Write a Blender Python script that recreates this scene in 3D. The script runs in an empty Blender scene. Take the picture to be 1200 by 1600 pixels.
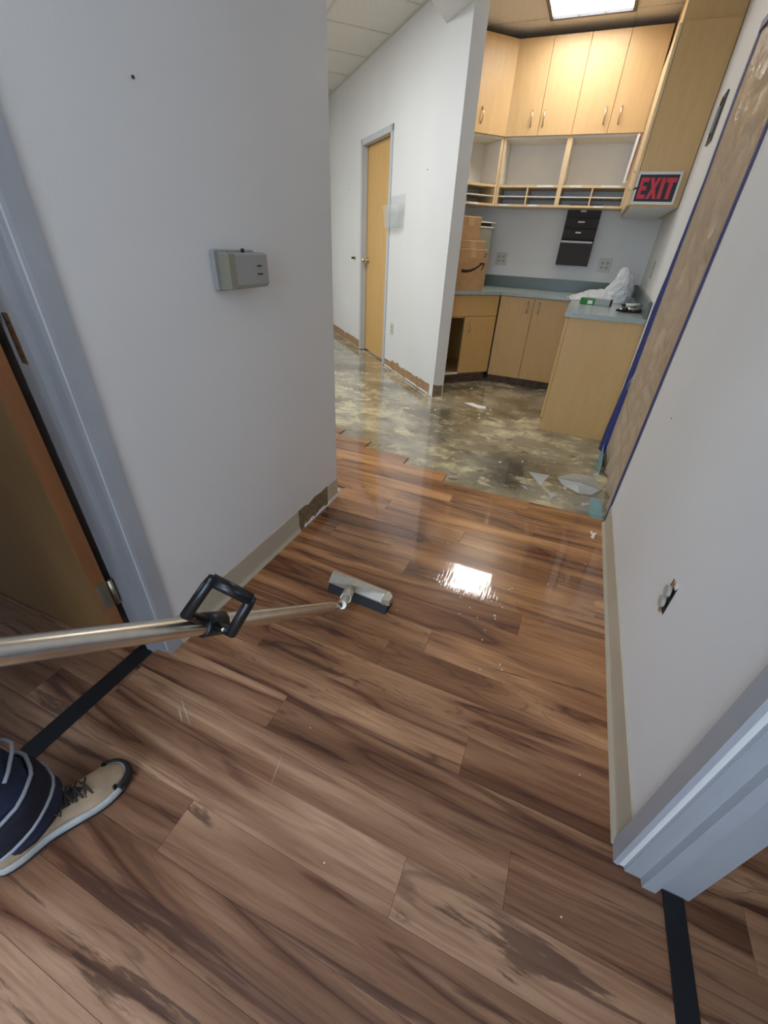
import bpy, bmesh, math, random
from mathutils import Vector, Matrix, noise
random.seed(7)
S = bpy.context.scene
COL = S.collection
PI = math.pi
R2 = math.sqrt(.5)

# ------------------------------------------------------------------ camera, world, exposure, lights
def look_matrix(pitch, roll, yaw):
    cp, sp, cr, sr, cy, sy = math.cos(pitch), math.sin(pitch), math.cos(roll), math.sin(roll), math.cos(yaw), math.sin(yaw)
    fwd = Vector((sy*cp, cy*cp, -sp)); right = Vector((cy, -sy, 0)); down = fwd.cross(right)
    r = right*cr + down*sr; d = -right*sr + down*cr
    return Matrix((r, -d, -fwd)).transposed().to_4x4()
cam = bpy.data.cameras.new('camera'); cam_o = bpy.data.objects.new('camera', cam); COL.objects.link(cam_o)
cam.sensor_fit = 'HORIZONTAL'; cam.sensor_width = 36; cam.lens = 642.29/1200*36; cam.clip_start = .02
cam_o.matrix_world = Matrix.Translation((0, 0, 1.22)) @ look_matrix(math.radians(33.23074), math.radians(-2.98605), math.radians(-21.75355))
S.camera = cam_o

w = bpy.data.worlds.new('world'); S.world = w; w.use_nodes = True
w.node_tree.nodes['Background'].inputs[0].default_value = (.75, .82, .95, 1)
w.node_tree.nodes['Background'].inputs[1].default_value = .25
S.view_settings.view_transform = 'Standard'; S.view_settings.look = 'None'
S.view_settings.exposure = .45; S.view_settings.gamma = 1; S.view_settings.use_curve_mapping = False

def area(name, loc, rot, sx, sy, power, color):
    l = bpy.data.lights.new(name, 'AREA'); l.shape = 'RECTANGLE'; l.size = sx; l.size_y = sy; l.energy = power; l.color = color
    o = bpy.data.objects.new(name, l); COL.objects.link(o); o.location = loc; o.rotation_euler = rot
    return o
WARM = (1, .96, .9); COOL = (.60, .765, 1)
area('hall_ceiling_lamp', (-2.55, 3.1, 2.69), (0, 0, PI/4), .6, 1.2, 31, (.95, .98, 1))
area('hall_ceiling_lamp', (-4.6, 3.6, 2.69), (0, 0, PI/4), .6, 1.2, 25, (.95, .98, 1))
area('corridor_ceiling_lamp', (-.25, -.85, 2.505), (0, 0, 0), .6, 1.2, 8, (1, .98, .95))
area('corridor_end_daylight', (-.29, -2.38, 1.35), (PI/2, 0, 0), 1.1, 1.9, 32, COOL)     # added lamp for unseen daylight behind the camera; the wall there is solid
area('left_room_daylight', (-3.9, -.9, 1.5), (0, -PI/2, 0), 1.4, 1.2, 9, COOL)         # window opposite the left doorway
area('right_room_daylight', (3.35, -.2, 1.5), (0, PI/2, 0), 1.4, 1.8, 11, COOL)        # window opposite the right doorway

# ------------------------------------------------------------------ helpers
def hexl(h):
    c = [int(h[i:i+2], 16)/255 for i in (0, 2, 4)]
    return tuple(x/12.92 if x <= .04045 else ((x+.055)/1.055)**2.4 for x in c) + (1,)

class NT:
    def __init__(s, name):
        s.m = bpy.data.materials.new(name); s.m.use_nodes = True; s.t = s.m.node_tree
        s.b = s.t.nodes['Principled BSDF']; s.out = s.t.nodes['Material Output']
    def n(s, t, **kw):
        x = s.t.nodes.new(t)
        for k, v in kw.items():
            if k.startswith('i_'): x.inputs[int(k[2:]) if k[2:].isdigit() else k[2:].replace('_', ' ')].default_value = v
            else: setattr(x, k, v)
        return x
    def l(s, a, b): s.t.links.new(a, b)
    def coords(s, kind='Object', scale=(1, 1, 1), rnd=0):
        tc = s.n('ShaderNodeTexCoord'); mp = s.n('ShaderNodeMapping'); mp.inputs['Scale'].default_value = scale
        s.l(tc.outputs[kind], mp.inputs['Vector']); v = mp.outputs[0]
        if rnd:
            oi = s.n('ShaderNodeObjectInfo'); mu = s.n('ShaderNodeMath', operation='MULTIPLY'); mu.inputs[1].default_value = rnd
            s.l(oi.outputs['Random'], mu.inputs[0]); ad = s.n('ShaderNodeVectorMath', operation='ADD')
            s.l(v, ad.inputs[0]); s.l(mu.outputs[0], ad.inputs[1]); v = ad.outputs[0]
        return v
    def noise(s, v, scale, detail=3, rough=.5, dist=0):
        x = s.n('ShaderNodeTexNoise'); x.inputs['Scale'].default_value = scale; x.inputs['Detail'].default_value = detail
        x.inputs['Roughness'].default_value = rough; x.inputs['Distortion'].default_value = dist; s.l(v, x.inputs['Vector']); return x.outputs['Fac']
    def ramp(s, fac, stops, interp='LINEAR'):
        x = s.n('ShaderNodeValToRGB'); e = x.color_ramp.elements; x.color_ramp.interpolation = interp
        while len(e) < len(stops): e.new(.5)
        for el, (p, c) in zip(e, stops):
            el.position = p; el.color = c if len(c) == 4 else (*c, 1)
        s.l(fac, x.inputs[0]); return x.outputs[0]
    def mix(s, fac, a, b, blend='MIX'):
        x = s.n('ShaderNodeMix', data_type='RGBA', blend_type=blend)
        for sock, val in ((x.inputs[0], fac), (x.inputs[6], a), (x.inputs[7], b)):
            if hasattr(val, 'links'): s.l(val, sock)
            else: sock.default_value = val
        return x.outputs[2]
    def math(s, op, a, b=0.0, c=0.0):
        x = s.n('ShaderNodeMath', operation=op)
        for sock, val in zip(x.inputs, (a, b, c)):
            if hasattr(val, 'links'): s.l(val, sock)
            else: sock.default_value = val
        return x.outputs[0]
    def bump(s, h, strength, dist=.01):
        x = s.n('ShaderNodeBump'); x.inputs['Strength'].default_value = strength; x.inputs['Distance'].default_value = dist
        s.l(h, x.inputs['Height']); s.l(x.outputs[0], s.b.inputs['Normal']); return x
    def set(s, **kw):
        for k, v in kw.items():
            i = s.b.inputs[k.replace('_', ' ')]
            if hasattr(v, 'links'): s.l(v, i)
            else: i.default_value = v
        return s

def simple(name, hexc, rough=.5, metal=0, var=.06, scale=8, bump=0, bscale=200, coat=0):
    t = NT(name); c = hexl(hexc); v = t.coords()
    n = t.noise(v, scale, 3)
    lo = tuple(x*(1-var) for x in c[:3]); hi = tuple(min(1, x*(1+var)) for x in c[:3])
    t.set(Base_Color=t.ramp(n, [(.3, lo), (.7, hi)]), Roughness=rough, Metallic=metal)
    if coat: t.set(Coat_Weight=coat, Coat_Roughness=.08)
    if bump: t.bump(t.noise(v, bscale, 2), bump, .002)
    return t.m

def mk_wall():
    t = NT('painted_wall'); v = t.coords()
    n = t.noise(v, 1.2, 3)
    t.set(Base_Color=t.ramp(n, [(.3, hexl('dcdcda')), (.7, hexl('e3e3e2'))]), Roughness=.55)
    t.bump(t.noise(v, 140, 2), .12, .002); return t.m

def mk_maple(name, c1, c2, rough=.42):
    t = NT(name); v = t.coords(scale=(9, 9, 1.2), rnd=30)
    a = t.noise(v, 3, 4, .6, .6); b = t.noise(t.coords(scale=(60, 60, 5), rnd=9), 4, 3)
    col = t.ramp(a, [(.25, hexl(c1)), (.75, hexl(c2))])
    col = t.mix(.10, col, t.ramp(b, [(.35, (.5, .42, .32)), (.6, (1, 1, 1))]), 'MULTIPLY')
    t.set(Base_Color=col, Roughness=rough); return t.m

def mk_plank():
    t = NT('plank_wood')
    # one slowly drifting field per plank: broad tone, sharp-sided dark streaks and thin contour lines all follow it
    v = t.coords(scale=(.5, 5.0, 1), rnd=60)
    n1 = t.noise(v, 1.2, 5, .42, .9)
    bands = t.math('FRACT', t.math('MULTIPLY', n1, 3.4))
    col = t.ramp(bands, [(0, hexl('6b4832')), (.04, hexl('946d50')), (.3, hexl('b18a68')), (.6, hexl('d3ad88')), (.86, hexl('b68f6d')), (.975, hexl('87624a')), (1, hexl('6b4832'))])
    big = t.noise(t.coords(scale=(.7, 3, 1), rnd=23), 1.4, 2, .5, .5)
    col = t.mix(.8, col, t.ramp(big, [(.3, hexl('a58c7c')), (.62, (1, 1, 1))]), 'MULTIPLY')
    f = t.noise(t.coords(scale=(2.2, 42, 1), rnd=17), 2.0, 4, .6, .6)
    col = t.mix(.5, col, t.ramp(f, [(.3, hexl('a58a7a')), (.56, (1, 1, 1))]), 'MULTIPLY')
    wv = t.math('ABSOLUTE', t.math('SUBTRACT', t.math('FRACT', t.math('MULTIPLY', n1, 22.0)), .5))
    gate = t.ramp(t.noise(t.coords(scale=(1, 4, 1), rnd=41), 1.6, 2), [(.5, (0, 0, 0)), (.6, (1, 1, 1))])
    line = t.math('MULTIPLY', t.ramp(wv, [(.03, (1, 1, 1)), (.13, (0, 0, 0))]), gate)
    col = t.mix(t.math('MULTIPLY', line, .45), col, hexl('5a3f30'))
    vein = t.noise(t.coords(scale=(.8, 9, 1), rnd=77), 1.5, 7, .62, .8)
    vv = t.ramp(vein, [(.605, (0, 0, 0)), (.64, (1, 1, 1))])
    col = t.mix(t.math('MULTIPLY', vv, .7), col, hexl('4a2f24'))
    oi = t.n('ShaderNodeObjectInfo')
    tone = t.ramp(oi.outputs['Random'], [(0, (.68, .62, .59)), (.3, (.88, .84, .82)), (.7, (.98, .95, .93)), (1, (.78, .72, .70))])
    col = t.mix(1.0, col, tone, 'MULTIPLY')
    # wetness by place: a puddled, mirror-like film beyond the wand, dry and satin on this side
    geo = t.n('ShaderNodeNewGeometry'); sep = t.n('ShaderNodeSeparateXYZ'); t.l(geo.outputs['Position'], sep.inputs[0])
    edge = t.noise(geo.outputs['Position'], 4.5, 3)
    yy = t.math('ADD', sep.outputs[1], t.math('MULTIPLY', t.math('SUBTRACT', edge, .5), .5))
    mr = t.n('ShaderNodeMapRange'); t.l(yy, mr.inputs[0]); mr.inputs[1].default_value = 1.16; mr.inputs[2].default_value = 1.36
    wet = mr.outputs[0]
    m3 = t.n('ShaderNodeMapRange'); t.l(yy, m3.inputs[0]); m3.inputs[1].default_value = .35; m3.inputs[2].default_value = 1.3   # warm nook light painted into the damp planks' colour, stronger with distance
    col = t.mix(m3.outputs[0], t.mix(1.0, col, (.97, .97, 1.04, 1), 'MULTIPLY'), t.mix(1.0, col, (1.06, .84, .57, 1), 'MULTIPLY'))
    t.set(Base_Color=col, Roughness=t.math('SUBTRACT', .42, t.math('MULTIPLY', wet, .16)))
    t.set(Coat_Weight=wet, Coat_Roughness=.03, Coat_IOR=1.62)
    # brushed streaks where the film was wiped thin
    mp = t.n('ShaderNodeMapping'); t.l(geo.outputs['Position'], mp.inputs[0]); mp.inputs['Scale'].default_value = (70, 9, 1); mp.inputs['Rotation'].default_value = (0, 0, .9)
    st = t.noise(mp.outputs[0], 1.4, 2)
    m2 = t.n('ShaderNodeMapRange'); t.l(yy, m2.inputs[0]); m2.inputs[1].default_value = 1.36; m2.inputs[2].default_value = 1.50; m2.inputs[3].default_value = 1; m2.inputs[4].default_value = .03
    bp = t.n('ShaderNodeBump'); bp.inputs['Distance'].default_value = .0012; t.l(st, bp.inputs['Height']); t.l(t.math('MULTIPLY', m2.outputs[0], .42), bp.inputs['Strength'])
    t.l(bp.outputs[0], t.b.inputs['Coat Normal'])
    return t.m

def mk_subfloor():
    t = NT('stained_subfloor'); v = t.coords()
    v = t.coords(scale=(.9, 1.25, 1))
    a = t.noise(v, 1.7, 7, .62, .3); b = t.noise(v, 5.0, 10, .72, .25); d = t.noise(v, 1.1, 5, .6, .3)
    base = t.ramp(a, [(.34, hexl('5a513e')), (.45, hexl('857a62')), (.55, hexl('9d937c')), (.66, hexl('b3ab99'))])
    gate = t.ramp(t.noise(v, 1.6, 3, .5), [(.36, (.15, .15, .15)), (.56, (1, 1, 1))])
    yel = t.ramp(t.math('ADD', t.math('MULTIPLY', b, .7), t.math('MULTIPLY', a, .3)), [(.505, (0, 0, 0)), (.54, (1, 1, 1))])
    col = t.mix(t.math('MULTIPLY', t.math('MULTIPLY', yel, gate), .88), base, t.ramp(t.noise(v, 9, 5, .6), [(.35, hexl('b8ab84')), (.65, hexl('e6dab0'))]))
    dk = t.ramp(d, [(.55, (0, 0, 0)), (.59, (1, 1, 1))])
    col = t.mix(t.math('MULTIPLY', dk, .6), col, hexl('787060'))
    spot = t.ramp(t.noise(v, 6.5, 8, .75, .3), [(.37, (1, 1, 1)), (.43, (0, 0, 0))])
    col = t.mix(t.math('MULTIPLY', spot, .75), col, hexl('463e30'))
    fl = t.ramp(t.noise(v, 22, 3, .6), [(.69, (0, 0, 0)), (.72, (1, 1, 1))])
    col = t.mix(t.math('MULTIPLY', fl, .5), col, hexl('d9d4bd'))
    t.set(Base_Color=col, Roughness=t.ramp(b, [(.35, (.16, .16, .16)), (.7, (.34, .34, .34))]), Coat_Weight=1.0, Coat_Roughness=.045, Coat_IOR=1.6)
    t.bump(b, .06, .004); return t.m

def mk_ceiling():
    t = NT('ceiling_tile_board'); v = t.coords()
    n = t.noise(v, 90, 4, .7)
    t.set(Base_Color=t.ramp(n, [(.3, hexl('c9c5bd')), (.55, hexl('e2dfd8'))]), Roughness=.9); t.bump(n, .5, .003); return t.m

def mk_plastic(name, tint, alpha, rough=.18, bscale=9, bstr=.6):
    t = NT(name); v = t.coords()
    t.set(Base_Color=hexl(tint), Roughness=rough, Specular_IOR_Level=.7)
    t.bump(t.noise(v, bscale, 6, .6, 1.2), bstr, .02)
    tr = t.n('ShaderNodeBsdfTransparent'); mx = t.n('ShaderNodeMixShader')
    tl = t.n('ShaderNodeBsdfTranslucent'); tl.inputs[0].default_value = hexl(tint); m2 = t.n('ShaderNodeMixShader'); m2.inputs[0].default_value = .3
    t.l(t.b.outputs[0], m2.inputs[1]); t.l(tl.outputs[0], m2.inputs[2])
    mx.inputs[0].default_value = alpha; t.l(tr.outputs[0], mx.inputs[1]); t.l(m2.outputs[0], mx.inputs[2]); t.l(mx.outputs[0], t.out.inputs[0])
    return t.m

def mk_emit(name, color, strength):
    t = NT(name); v = t.coords()
    n = t.noise(v, 3, 2)
    t.set(Base_Color=(.8, .85, .9, 1), Emission_Color=t.ramp(n, [(.3, tuple(x*.9 for x in color)), (.7, color)]), Emission_Strength=strength); return t.m

M = dict(
    wall=mk_wall(), maple=mk_maple('maple_laminate', 'cfaa76', 'd7b482'), edge=mk_maple('maple_edge', 'dcbd8d', 'e6cda2'),
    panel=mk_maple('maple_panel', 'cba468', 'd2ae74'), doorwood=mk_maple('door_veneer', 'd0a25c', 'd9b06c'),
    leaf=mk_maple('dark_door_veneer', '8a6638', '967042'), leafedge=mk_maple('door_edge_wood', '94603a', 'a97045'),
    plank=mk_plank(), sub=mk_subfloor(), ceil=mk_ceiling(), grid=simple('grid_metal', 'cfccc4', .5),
    frame=simple('frame_paint', 'a6aab0', .36, var=.04), dframe=simple('white_frame_paint', 'bfc3c6', .4, var=.03),
    cove=simple('cove_vinyl', 'b9b09c', .45, var=.04), black=simple('black_plastic', '15171b', .28, var=.15), strip=simple('black_rubber', '14151a', .45, var=.15),
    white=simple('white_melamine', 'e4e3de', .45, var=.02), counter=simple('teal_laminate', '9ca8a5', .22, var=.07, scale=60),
    splash=simple('teal_laminate_splash', '626d6a', .32, var=.07, scale=60), toe=simple('bare_toe_board', '5e4c3d', .7, var=.35, scale=20),
    adh=simple('old_adhesive', 'a4835f', .7, var=.28, scale=30, bump=.4, bscale=60), adh2=simple('dark_adhesive', '7d6a50', .7, var=.4, scale=40, bump=.4, bscale=60),
    steel=simple('brushed_steel', 'dcd6ca', .27, 1, var=.06, scale=40), shell=simple('worn_shell_metal', 'cfcabd', .42, .7, var=.08, scale=30), nickel=simple('nickel', 'cfc5ae', .3, 1), dark_metal=simple('dark_metal', '4a4540', .4, .8),
    tape=simple('blue_tape', '24306f', .5, var=.12, scale=30), teal=simple('teal_tape', '6a9ea6', .4, var=.1, scale=30),
    sheet=mk_plastic('plastic_sheet', 'dcc9b0', .92, .22, 13, .55), film=mk_plastic('clear_film', 'dfe4e2', .16, .1, 12, .8), film2=mk_plastic('folded_film', 'e2e6e6', .62, .12, 10, .5), acrylic=mk_plastic('clear_acrylic', 'dfe4e2', .2, .06, 2, .02),
    bag=mk_plastic('white_bag', 'f1f2f4', .85, .3, 14, .9),
    card=simple('cardboard', 'b18a60', .75, var=.08, scale=14), cardlight=simple('cardboard_edge', 'd3b58e', .75), ctape=simple('packing_tape', 'c29c70', .2),
    ink=simple('black_ink', '1a1310', .6), grey=simple('grey_metal', '94917f', .4, var=.04), lip=simple('white_lip', 'e6e4dc', .4),
    choc=simple('brown_plastic', '2b1d19', .55, var=.1), paper=simple('paper', 'ecebe6', .7, var=.02), red=simple('sign_red', 'c92a3c', .5), signblack=simple('sign_black', '121013', .5),
    signframe=simple('sign_frame', 'd5d6cf', .45), green=simple('green_card', '1f7a34', .45), pink=simple('pink_card', '9c4656', .6), greypaper=simple('grey_paper', '9fa2a0', .6),
    thermo=simple('thermostat_grey', '9a9b98', .45, var=.03), thermo2=simple('thermostat_olive', '8c8a78', .45, var=.04),
    plate=simple('outlet_plate', 'c4c4ba', .4, var=.02), slot=simple('outlet_slot', '5a5a56', .5), putty=simple('grey_receptacle', 'a9aa9f', .5),
    navy=simple('navy_cloth', '182540', .8, var=.2, scale=25, bump=.3, bscale=120), navyd=simple('dark_navy_cloth', '101526', .85, var=.2, scale=25), piping=simple('grey_piping', '8e939c', .6),
    suede=simple('tan_suede', 'a48e74', .85, var=.26, scale=16, bump=.3, bscale=90), sole=simple('pale_rubber', 'a6a8a4', .6, var=.15, scale=30), sole2=simple('black_rubber_sole', '17171c', .6), lace=simple('dark_lace', '3a3632', .8),
    skin=simple('skin', 'b5876a', .55), shirt=simple('grey_shirt', '4a5058', .85), hair=simple('brown_hair', '2e221b', .7),
    lens=mk_emit('lamp_lens', (1.0, .985, .95), 12.5), darkframe=simple('lamp_frame', '3a3a40', .4), scuff=simple('dried_white_scuff', 'c9b8a4', .5), crumb=simple('white_crumb', 'e8e4da', .6),
    nail=simple('nail_dark', '3a3a3a', .5))

def props(o, label=None, cat=None, group=None, kind=None):
    for k, v in (('label', label), ('category', cat), ('group', group), ('kind', kind)):
        if v: o[k] = v
    return o

def empty(name, loc=(0, 0, 0), rz=0, label=None, cat=None, group=None, kind=None):
    o = bpy.data.objects.new(name, None); COL.objects.link(o); o.location = loc; o.rotation_euler = (0, 0, rz); o.empty_display_size = .05
    return props(o, label, cat, group, kind)

class MB:
    def __init__(s): s.v = []; s.f = []; s.sm = []
    def add(s, vs, fs, smooth=False):
        b = len(s.v); s.v += [tuple(p) for p in vs]
        for f in fs: s.f.append([i+b for i in f]); s.sm.append(smooth)
        return s
    def box(s, lo, hi, bev=0.0):
        if bev <= 0:
            x0, y0, z0 = lo; x1, y1, z1 = hi
            return s.add([(x0,y0,z0),(x1,y0,z0),(x1,y1,z0),(x0,y1,z0),(x0,y0,z1),(x1,y0,z1),(x1,y1,z1),(x0,y1,z1)],
                         [(0,3,2,1),(4,5,6,7),(0,1,5,4),(1,2,6,5),(2,3,7,6),(3,0,4,7)])
        bm = bmesh.new(); bmesh.ops.create_cube(bm, size=1)
        for v in bm.verts: v.co = Vector([(lo[i]+hi[i])/2 + v.co[i]*(hi[i]-lo[i]) for i in range(3)])
        bmesh.ops.bevel(bm, geom=list(bm.edges), offset=bev, segments=1, affect='EDGES')
        bm.verts.index_update(); s.add([v.co[:] for v in bm.verts], [[v.index for v in f.verts] for f in bm.faces]); bm.free(); return s
    def obox(s, c, ax, ay, az, hx, hy, hz):
        c = Vector(c); ax, ay, az = Vector(ax).normalized(), Vector(ay).normalized(), Vector(az).normalized()
        P = [c + ax*hx*i + ay*hy*j + az*hz*k for k in (-1, 1) for (i, j) in ((-1,-1),(1,-1),(1,1),(-1,1))]
        return s.add(P, [(0,3,2,1),(4,5,6,7),(0,1,5,4),(1,2,6,5),(2,3,7,6),(3,0,4,7)])
    def prism(s, poly, z0, z1, axis='z'):
        n = len(poly)
        def P(a, b, c): return {'z': (a, b, c), 'y': (a, c, b), 'x': (c, a, b)}[axis]
        vs = [P(a, b, z0) for a, b in poly] + [P(a, b, z1) for a, b in poly]
        area2 = sum(poly[i][0]*poly[(i+1) % n][1] - poly[(i+1) % n][0]*poly[i][1] for i in range(n))
        fl = (area2 < 0) ^ (axis == 'y')
        fs = [list(range(n))[::-1], list(range(n, 2*n))] + [[i, (i+1) % n, n+(i+1) % n, n+i] for i in range(n)]
        if fl: fs = [f[::-1] for f in fs]
        return s.add(vs, fs)
    def tube(s, path, r, n=12, cap=True, smooth=True, squash=None):
        P = [Vector(p) for p in path]; k = len(P); rs = r if hasattr(r, '__len__') else [r]*k
        up = None; vs = []
        for i, p in enumerate(P):
            d = (P[min(i+1, k-1)] - P[max(i-1, 0)]).normalized()
            if up is None:
                up = Vector((0, 0, 1)) if abs(d.z) < .9 else Vector((0, 1, 0))
            a = d.cross(up); a = a.normalized() if a.length > 1e-6 else d.orthogonal().normalized(); b = a.cross(d).normalized(); up = b
            for j in range(n):
                t = 2*PI*j/n; vs.append(p + (a*math.cos(t) + b*math.sin(t))*rs[i])
        fs = [[i*n+j, i*n+(j+1) % n, (i+1)*n+(j+1) % n, (i+1)*n+j] for i in range(k-1) for j in range(n)]
        s.add(vs, fs, smooth)
        if cap: s.add([vs[j] for j in range(n)], [list(range(n))[::-1]]); s.add([vs[(k-1)*n+j] for j in range(n)], [list(range(n))])
        return s
    def loft(s, rings, cap=True, smooth=True):
        n = len(rings[0]); vs = [p for r in rings for p in r]
        fs = [[i*n+j, i*n+(j+1) % n, (i+1)*n+(j+1) % n, (i+1)*n+j] for i in range(len(rings)-1) for j in range(n)]
        s.add(vs, fs, smooth)
        if cap: s.add(rings[0], [list(range(n))[::-1]]); s.add(rings[-1], [list(range(n))])
        return s
    def grid(s, fn, nu, nv, smooth=True):
        vs = [fn(i/nu, j/nv) for j in range(nv+1) for i in range(nu+1)]
        return s.add(vs, [[j*(nu+1)+i, j*(nu+1)+i+1, (j+1)*(nu+1)+i+1, (j+1)*(nu+1)+i] for j in range(nv) for i in range(nu)], smooth)
    def data(s, name, mat):
        me = bpy.data.meshes.new(name); me.from_pydata(s.v, [], s.f); me.materials.append(mat)
        me.polygons.foreach_set('use_smooth', s.sm); 
        bm = bmesh.new(); bm.from_mesh(me); bmesh.ops.remove_doubles(bm, verts=bm.verts, dist=1e-6); bmesh.ops.recalc_face_normals(bm, faces=bm.faces); bm.to_mesh(me); bm.free()
        return me
    def obj(s, name, mat, parent=None, solid=0, **kw):
        o = bpy.data.objects.new(name, s.data(name, mat)); COL.objects.link(o)
        if parent: o.parent = parent
        if solid:
            m = o.modifiers.new('thickness', 'SOLIDIFY'); m.thickness = solid; m.offset = 0
        return props(o, **kw)

def bx(name, lo, hi, mat, parent=None, bev=0.0, **kw): return MB().box(lo, hi, bev).obj(name, mat, parent, **kw)

def jag(name, x0, x1, h, y, mat, parent, th=.003, seed=0, lo=.55, step=.03, base=0.0):
    """a strip with a torn upper edge standing on local z=base, from x0 to x1 at depth y (thickness towards -y)"""
    rnd = random.Random(seed); n = max(3, int((x1-x0)/step)); top = []
    hh = h
    for i in range(n+1):
        if rnd.random() < .35: hh = h*(1 if rnd.random() < .6 else rnd.uniform(lo, 1))
        top.append((x0+(x1-x0)*i/n, base+hh*(1+rnd.uniform(-.05, .03))))
    return MB().prism([(x0, base), (x1, base)] + top[::-1], y-th, y, 'y').obj(name, mat, parent)

# ------------------------------------------------------------------ the setting: floor
CZ = 2.705; SZ = 2.51
floor = bx('floor', (-5.4, -2.4, -.05), (3.4, 6.8, -.007), M['sub'], kind='structure')
PW = .1145
def plank(x0, x1, j):
    y0 = .265 + PW*j
    me = MB().box((0, .0002, -.007), (x1-x0-.0004, PW-.0002, random.uniform(-.0003, .0003)), .0005)
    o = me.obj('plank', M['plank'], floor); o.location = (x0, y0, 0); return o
ends = {-1: -.59, 0: -.047, 1: .18, 2: -.54, 3: .02, 4: -.75, 5: -.33, 6: -.202, 7: -.62, 8: .1, 9: -.42, 10: -.85, 11: .22, 12: -.25, 13: -.7, 14: .08, 15: -.4, 16: .02, 17: -.507, 18: -.81, 19: -1.15, 20: -1.42, 21: -1.75}
rnd = random.Random(3)
for j in range(-23, 22):
    y0 = .265+PW*j
    if j <= 2: lo, hi = (-2.6, 2.2) if j > -6 else (-.999, .419)          # rows that run through both doorways
    elif j <= 12: lo, hi = -.999, .419
    elif j == 13: lo, hi = -.999, .419
    elif j <= 16: lo, hi = -2.4, .419
    else: lo, hi = -2.6, ends[j]
    e = ends.get(j, rnd.uniform(-.9, .3))
    cuts = [lo] + sorted(e+1.22*k for k in range(-3, 4) if lo+.02 < e+1.22*k < hi-.02) + [hi]
    for a, b in zip(cuts, cuts[1:]): plank(a, b, j)
    if 2 < j <= 8: plank(.56, 1.6, j)

# ------------------------------------------------------------------ walls
def wallmb(*boxes):
    m = MB()
    for lo, hi in boxes: m.box(lo, hi)
    return m
# corridor, right side (0.137 thick) with the right doorway at its near end and the sheeted doorway at its far end
wr = MB().box((.42, .575, -.007), (.557, 2.17, CZ)).box((.42, -.35, 2.08), (.557, .575, CZ)).box((.42, -2.4, -.007), (.557, -.35, CZ)).box((.42, 2.17, 2.06), (.557, 3.05, CZ)).box((.53, 2.17, -.007), (.557, 3.05, 2.06))
wr.prism([(.42, 3.05), (.557, 3.05), (.64, 5.4), (.505, 5.4)], -.007, CZ)
wall_right = wr.obj('wall_right', M['wall'], kind='structure')
wl = MB().box((-1.137, .575, -.007), (-1.0, 1.77, CZ)).box((-1.137, -.35, 2.08), (-1.0, .575, CZ)).box((-1.137, -2.4, -.007), (-1.0, -.35, CZ)).box((-5.4, .60, -.007), (-1.137, 1.77, CZ))  # last box is a solid fill added to keep the gap behind the leaf dark
wall_left = wl.obj('wall_left', M['wall'], kind='structure')
# diagonal wall with the wood door; local x runs away from its near end, local -y into the wall
DW = ((-1.08, 3.793, 0), .75*PI)
wd = MB().box((0, -.11, -.007), (1.255, 0, CZ)).box((1.255, -.11, 2.125), (2.145, 0, CZ)).box((2.145, -.11, -.007), (3.466, 0, CZ))
wall_far = wd.obj('wall_far', M['wall'], kind='structure'); wall_far.location = DW[0]; wall_far.rotation_euler = (0, 0, DW[1])
# wall closing the hall, square to the diagonal wall
we = MB().box((3.466, -.11, -.007), (3.576, 5.0, CZ))
wall_hall = we.obj('wall_hall', M['wall'], kind='structure'); wall_hall.location = DW[0]; wall_hall.rotation_euler = (0, 0, DW[1])
wall_back = bx('wall_back', (-1.3, 5.27, -.007), (.64, 5.4, CZ), M['wall'], kind='structure')
wn = MB().prism([(-1.15, 5.27), (-1.775, 4.645), (-1.86, 4.73), (-1.25, 5.36)], -.007, CZ)
wall_nook = wn.obj('wall_nook', M['wall'], kind='structure')
wall_behind = bx('wall_behind', (-5.4, -2.5, -.007), (3.4, -2.4, CZ), M['wall'], kind='structure')
wall_office = wallmb(((-4.1, -2.4, -.007), (-4.0, .60, .8)), ((-4.1, -2.4, 2.2), (-4.0, .60, CZ)), ((-4.1, -2.4, .8), (-4.0, -1.5, 2.2)), ((-4.1, .3, .8), (-4.0, .60, 2.2))).obj('wall_office', M['wall'], kind='structure')
wall_side_room = wallmb(((3.4, -2.5, -.007), (3.5, 3.1, .8)), ((3.4, -2.5, 2.2), (3.5, 3.1, CZ)), ((3.4, -2.5, .8), (3.5, -1.1, 2.2)), ((3.4, .7, .8), (3.5, 3.1, 2.2)), ((.557, 3.0, -.007), (3.4, 3.1, CZ))).obj('wall_side_room', M['wall'], kind='structure')

# ceiling: grid of lay-in boards; corridor has a lower plaster ceiling
ceiling = bx('ceiling', (-8, -2.5, CZ+.03), (3.5, 6.9, CZ+.08), M['ceil'], kind='structure')
MB().prism([(-1.34, -2.4), (.5, -2.4), (.5, 3.79), (-1.078, 3.79), (-1.35, 4.06), (-1.34, 4.05)], SZ, CZ+.02).obj('ceiling_soffit', M['wall'], kind='structure')
bx('ceiling_board', (-5.4, -2.4, CZ), (-1.137, .60, CZ+.02), M['ceil'], ceiling)
bx('ceiling_board', (.557, -2.4, CZ), (3.4, 3.0, CZ+.02), M['ceil'], ceiling)
def clip(P, c):
    """the part of polygon P where x + y > c"""
    out = []
    for (x0, y0), (x1, y1) in zip(P, P[1:]+P[:1]):
        a, b = x0+y0-c, x1+y1-c
        if a > 0: out.append((x0, y0))
        if a*b < 0: t = a/(a-b); out.append((x0+(x1-x0)*t, y0+(y1-y0)*t))
    return out
nx = [-1.955, -1.355, -.755, -.155, .445, 1.0]; ny = [3.59, 4.195, 4.80, 5.405]
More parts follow.
